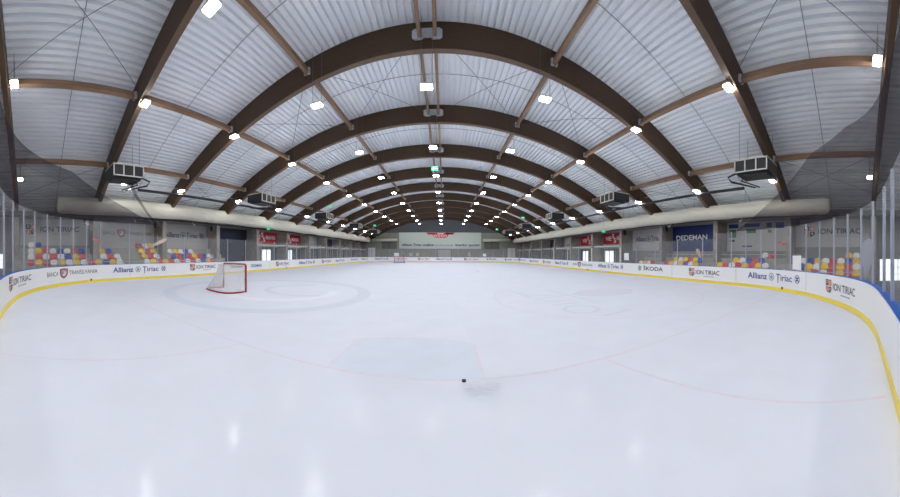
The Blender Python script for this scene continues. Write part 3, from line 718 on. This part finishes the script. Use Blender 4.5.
ad('w', 231, 243, .45, .7, 'DEDEMAN'); ad('w', 251, 261.5, .45, .7, 'DEDEMAN'); ad('ti', 276, 289, .5, .75); ad('al', 299, 315, .45, .8); ad('ti', 322, 331, .5, .75); ad('al', 335.5, 344.5, .45, .8)
ad('w', 351, 358, .5, .75, '\u0160KODA', 'ink'); ad('w', 361, 368, .5, .75, 'TRANSILVANIA'); ad('al', 375, 388, .45, .85); ad('bt', 394, 407, .5, .75); ad('ti', 418, 430, .5, .75); ad('al', 436, 452, .45, .85); ad('ti', 464, 479, .5, .75)
ad('sk', 486.5, 496.5); ad('ti', 505, 512, .5, .75); ad('bt', 514, 526, .5, .75); ad('al', 529.5, 538.5, .45, .8); ad('ti', 543, 551, .5, .75); ad('al', 555, 568.5, .45, .8); ad('bt', 573, 592.5, .5, .75); ad('al', 598, 624, .5, .82)
ad('sk', 637.5, 663); ad('ti', 689, 719.5, .5, .76); ad('al', 748, 801, .5, .8); ad('ti', 826, 855, .5, .74)
# board joints and small gate latches
for x in (91, 286.5, 588, 782.5):
    s = s_at(x); r = brd(s); sweep_path(s - .05, s + .05, ((.035, .1), (.035, .22), (.015, .22), (.015, .1)), 'latch', 'puck', r)
for x in (130, 222, 270, 672, 736, 806):
    s = s_at(x); r = brd(s); sweep_path(s - .008, s + .008, ((.003, .2), (.003, .985), (.0, .985), (.0, .2)), 'board_joint', 'greyink', r)

# ---------------------------------------------------------------- glass and posts
def gh(s):
    if s < s_at(158): return 3.6
    if s < s_at(362): return 2.9
    if s < s_at(512): return 2.72
    if s < s_at(703): return 2.72
    return 3.05
lx = [0.5, 7, 15.5, 26, 36.6, 49, 62, 74.6, 87.5, 101, 130, 145, 158.3, 185, 208, 228.5, 246.5, 262, 275, 287, 297, 306, 314, 321, 327.5, 333, 338, 342.5, 347]
posts = [1.5, 2.7, 3.9] + [s_at(x) for x in lx]
s = posts[-1] + 2.4
while s < s_at(522): posts.append(s); s += 2.4
rx = [528.7, 541, 552.8, 566.7, 578, 591, 604, 619.4, 635.5, 654.4, 676.5, 701.6, 715.5, 730.3, 744.8, 760, 774, 789, 804.5, 817.5, 831.6, 845, 858, 869, 879, 886, 896]
posts += [s_at(x) for x in rx] + [LEN - 1.8, LEN - .9]
posts.sort()
def side(s):
    p = at(s); return 'left' if p.x < -14.5 and p.y > 4 else 'right' if p.x > 12.5 and p.y > 5.5 else 'near left' if p.y < 8 and p.x < 0 else 'near right' if p.y < 8 else 'far'
cnt = {}
white_s = [s_at(x) for x in (528.7, 552.8, 566.7, 591, 619.4)]
for i, s in enumerate(posts):
    sd = side(s); cnt[sd] = cnt.get(sd, 0) + 1; h = max(gh(s - .01), gh(s + .01)); p = at(s, -.1, 0)
    wide = any(abs(s - q) < .02 for q in white_s)
    q0 = at(s, 0, 0); n = (q0 - p).normalized(); ang = math.atan2(n.y, n.x)
    hh = 2.35 if wide else h; rr = .045 if wide else .016
    o = MB().box(-.03, .03, -rr, rr, 1.025, hh).build('glass_post', 'postw' if wide else 'post'); o.location = (p.x, p.y, 0); o.rotation_euler = (0, 0, ang)
    tag(o, '%s post holding the rink glass, %s along the %s boards' % ('thick white' if wide else 'slim grey metal', ORD[cnt[sd] - 1], sd), 'post', 'glass posts')
cnt = {}
for a, b in zip(posts, posts[1:]):
    sd = side((a + b) / 2); cnt[sd] = cnt.get(sd, 0) + 1; h = min(gh(a + .01), gh(b - .01)) - .03
    a_, b_ = a + .03, b - .03; k_ = max(1, int((b_ - a_) / .4)); mb = MB()
    mb.sweep([[at(a_ + (b_ - a_) * t / k_, o_, z) for o_, z in ((-.094, 1.03), (-.094, h), (-.106, h), (-.106, 1.03))] for t in range(k_ + 1)])
    o = mb.build('glass_screen', 'glass'); tag(o, 'clear rink glass screen, %s counted along the %s boards' % (ORD[cnt[sd] - 1], sd), 'glass screen', 'rink glass screens')
# netting above the end glass
def net(s0, s1, fz0, fz1, lab):
    n = int((s1 - s0) / .3); mb = MB(); k_ = 6
    mb.sweep([[at(s0 + (s1 - s0) * i / n, -.1 + (.003 if j < k_ else -.003), fz0(i / n) + (fz1(i / n) - fz0(i / n)) * ((j / (k_ - 1)) if j < k_ else (2 * k_ - 1 - j) / (k_ - 1))) for j in range(2 * k_)] for i in range(n + 1)])
    return tag(mb.build('safety_net', 'net'), lab, 'net')
net(1.5, s_at(156), lambda t: 3.62, lambda t: 5.95 + .25 * min(1, t * 2) if t < .66 else 3.66 + 2.54 * (1 - t) / .34, 'dark safety netting above the glass at the near left corner')
net(s_at(735), LEN - .9, lambda t: 3.07, lambda t: 3.1 + 2.85 * t / .3 if t < .3 else 5.95 - 2.0 * min(1, max(0, (t - .45) * 2.1)), 'dark safety netting above the glass at the near right corner')
# gathered net hanging down from the first left heater
mb = MB().tube([(-13.0, 5.05, 5.5), (-13.4, 5.6, 4.9), (-14.1, 6.6, 4.1), (-15.0, 7.9, 3.35)], [.1, .09, .06, .02], 8)
tag(mb.build('gathered_net', 'net', None, True), 'gathered dark netting sloping down beneath the nearest left air heater', 'net')

# ---------------------------------------------------------------- notices, flags, signs
def notice(x, z0, z1, w_, lab, m='white'):
    s = s_at(x); o = sweep_path(s - w_ / 2, s + w_ / 2, ((-.075, z0), (-.075, z1), (-.085, z1), (-.085, z0)), 'paper_notice', m); tag(o, lab, 'notice')
notice(795.5, 1.07, 1.7, .62, 'large blank white notice taped to the near right glass'); notice(625.7, 1.25, 1.85, .62, 'blank white notice taped to the glass below the right red banner')
notice(396.5, 1.2, 1.9, 1.0, 'white notice on the far glass just above the far goal'); notice(410.5, 1.25, 1.9, .6, 'pale notice on the far glass, left one of the pair', 'banner'); notice(417.5, 1.25, 1.9, .7, 'pale notice on the far glass, right one of the pair', 'banner')
notice(469.3, 1.25, 2.1, .5, 'pale notice on the far glass right of the gate', 'banner'); notice(484.5, 1.2, 1.8, .7, 'white notice on the far glass towards the right corner')
def arrow(x, z, lab):
    s = s_at(x); mb = MB()
    for ds, dz in ((-.2, .04), (.12, -.03)): mb.sweep([[at(s + ds + e, o_, z + dz + f_ * g) for o_, f_ in ((-.078, -1), (-.078, 1), (-.084, 1), (-.084, -1))] for e, g in ((-.16, .01), (-.05, .05), (.1, .03), (.18, .01))])
    tag(mb.build('coral_sticker', 'coral'), lab, 'sticker')
arrow(97.5, 2.5, 'coral red arrow sticker on the left glass'); arrow(781, 2.28, 'coral red arrow sticker on the right glass')
def feather(x, y, pts, w_, m, lab, base):
    r = empty('feather_flag', (x, y, 0), lab, 'flag'); P = [Vector(p) for p in pts]; th = math.atan2(y, x) + PI / 2; d = Vector((math.cos(th), math.sin(th), 0))
    n = 12; mb = MB(); W_ = lambda t: w_ * (math.sin(min(1, t * 1.15 + .02) * PI * .5) if t < .8 else math.sqrt(max(.02, 1 - ((t - .8) / .2)**2)))
    def ctr(t): return P[0].lerp(P[1], t)
    ax = (P[1] - P[0]).normalized(); c = ax.cross(Vector((-x, -y, 0)).normalized()).normalized()
    mb.shell(lambda u, v: ctr(u) + c * (v - .5) * W_(u), n, 4, Vector((x, y, 0)).normalized() * .012)
    mb.build('flag_cloth', m, r); MB().tube([(base), tuple(P[0]), tuple(P[0].lerp(P[1], .3))], .014, 6).build('flag_pole', 'post', r)
    return r
feather(8.7, -.4, [(.55, .1, .85), (-.02, 0, 2.28)], .44, 'flag', 'pale grey feather flag standing outside the near right boards', (.6, .1, -.02))
feather(-16.75, 8.5, [(0, -.8, 2.0), (0, .95, 2.75)], .26, 'tan', 'long pale peach feather flag leaning over the left stand', (-.03, -.95, .7))
feather(15.1, 10.3, [(0, -.1, 1.45), (0, .25, 2.15)], .26, 'tan', 'small peach feather flag behind the right seats', (.0, -.1, .1))
def exit_sign(x, y, z, top, lab):
    r = empty('exit_sign', (x, y, z), lab, 'sign', 'hanging exit signs')
    MB().box(-.2, .2, -.02, .02, -.13, .13).build('sign_panel', 'exit', r)
    shape('sign_figure', lambda u, zz, o_: (u, -.02 - o_, zz), [rect(-.13, -.05, -.08, .08), rect(.0, .12, -.02, .02), [(.12, .06), (.12, -.06), (.17, 0)]], 'wprint', r)
    MB().tube([(0, 0, .13), (0, 0, top - z)], .008, 4).build('hanging_rod', 'cable', r)
def sign_at(px, py, Y, lab):
    th = bearing(px); x = Y * math.tan(th); z = EYE + (253.6 - py) / F * math.hypot(x, Y); exit_sign(x, Y, z, arch_z(x, .5), lab)
sign_at(434.5, 168.5, 15.8, 'green exit sign hanging under the ridge'); sign_at(330.5, 207, 24.5, 'green exit sign above the left heaters'); sign_at(374.5, 225.5, 38, 'small green exit sign far left under the arches')
sign_at(522.8, 217.3, 31, 'green exit sign high on the right side'); sign_at(496.8, 229, 43, 'small green exit sign far right under the arches')
sign_at(268.5, 229.2, 20.5, 'green exit sign above the nearer left red banner'); sign_at(603.5, 230.5, 21.3, 'green exit sign above the nearer right red banner')
# loudspeakers on the columns
for sd, y in ((-1, 8.9), (-1, 14.2), (1, 14.3), (1, 19.6), (1, 3.7), (-1, 3.6)):
    r = empty('loudspeaker', (XL + .14 if sd < 0 else XR - .14, y, 3.6), 'small black loudspeaker under the %s eaves near the %s column' % ('left' if sd < 0 else 'right', ORD[min(range(len(A)), key=lambda i: abs(A[i] - y))]), 'loudspeaker', 'loudspeakers')
    MB().box(-.16, .16, -.14, .14, 0, .42).build('cabinet', 'black', r); MB().tube([(0, 0, .42), (0, 0, .545)], .02, 6).build('bracket', 'black', r)
    MB().tube([(-sd * .16, 0, .15), (-sd * .175, 0, .15)], .09, 12).build('speaker_cone', 'hole', r)
# small white ball cameras under the outer conduits
for sd, y in ((-1, 7), (-1, 12), (1, 7.4), (1, 13.5)):
    x = (XL + .45) if sd < 0 else (XR - .45)
    r = empty('security_camera', (x, y, 3.98), 'small white security camera below the %s eaves beam, %s one' % ('left' if sd < 0 else 'right', 'nearer' if y < 10 else 'farther'), 'camera', 'security cameras')
    MB().tube([(0, 0, 0), (-sd * .22, 0, -.08)], [.05, .05], 8).build('camera_body', 'white', r); MB().tube([(0, 0, 0), (sd * .12, 0, .16)], .015, 6).build('camera_bracket', 'white', r)

# ---------------------------------------------------------------- goals
def goal(x, y, rz, lab):
    r = empty('hockey_goal', (x, y, 0), lab, 'goal', None, rz)
    # opening faces local +y, frame width 1.83, back runs towards -y
    fr = MB().tube([(-.915, 0, .0), (-.915, 0, 1.14), (-.885, 0, 1.2), (-.83, 0, 1.22), (.83, 0, 1.22), (.885, 0, 1.2), (.915, 0, 1.14), (.915, 0, .0)], .045, 8); fr.build('goal_post', 'red', r, True)
    b = [(-.915, 0), (-1.0, -.35), (-1.0, -.75), (-.85, -1.0), (-.5, -1.12), (0, -1.14), (.5, -1.12), (.85, -1.0), (1.0, -.75), (1.0, -.35), (.915, 0)]
    MB().tube([(p[0], p[1], .035) for p in b], .035, 8).build('base_frame', 'red', r, True)
    t = [(-.86, 0), (-.8, -.3), (-.6, -.5), (-.3, -.56), (0, -.57), (.3, -.56), (.6, -.5), (.8, -.3), (.86, 0)]
    MB().tube([(p[0], p[1], 1.2) for p in t], .018, 6).build('top_frame', 'frame', r, True)
    def interp(L, u):
        f_ = u * (len(L) - 1); i = min(int(f_), len(L) - 2); f_ -= i; return (L[i][0] * (1 - f_) + L[i + 1][0] * f_, L[i][1] * (1 - f_) + L[i + 1][1] * f_)
    def sheet(u, v):
        p, q = interp(b, u), interp(t, u); sag = .1 * math.sin(v * PI); k_ = v
        return (p[0] * (1 - k_) + q[0] * k_, (p[1] * (1 - k_) + q[1] * k_) + sag * (1 if abs(2 * u - 1) < .7 else .2), .04 + 1.15 * v)
    MB().shell(sheet, 30, 10, (0, 0.004, 0)).build('net_sheet', 'goalnet', r, True)
    cd = MB()
    for i in range(1, 30): cd.tube([sheet(i / 30, v / 8) for v in range(9)], .004, 3)
    for v in range(1, 10): cd.tube([sheet(i / 24, v / 10) for i in range(25)], .004, 3)
    for i in range(9): xx = -.8 + i * .2; cd.tube([(xx, 0, 1.21), (xx * .9, -.3, 1.19), (xx * .8, -.55 + .1 * abs(xx), 1.2)], .004, 3)
    cd.build('net_mesh', 'cord', r)
    MB().tube([(-.02, -.57, 1.2), (0, -.6, .6), (0, -1.12, .05)], .014, 6).build('center_stay', 'frame', r)
    return r
goal(-8.9, 8.62, math.radians(-9), 'red framed hockey goal with white net standing left of the near crease')
goal(-8.3, 47.6, math.radians(180), 'distant red hockey goal by the far boards')
o = MB().tube([(-.0, 0, 0), (0, 0, .02)], .03, 14).build('puck', 'puck'); o.location = (.27, 3.55, .006); tag(o, 'small black puck lying on the ice near the crease corner', 'puck')
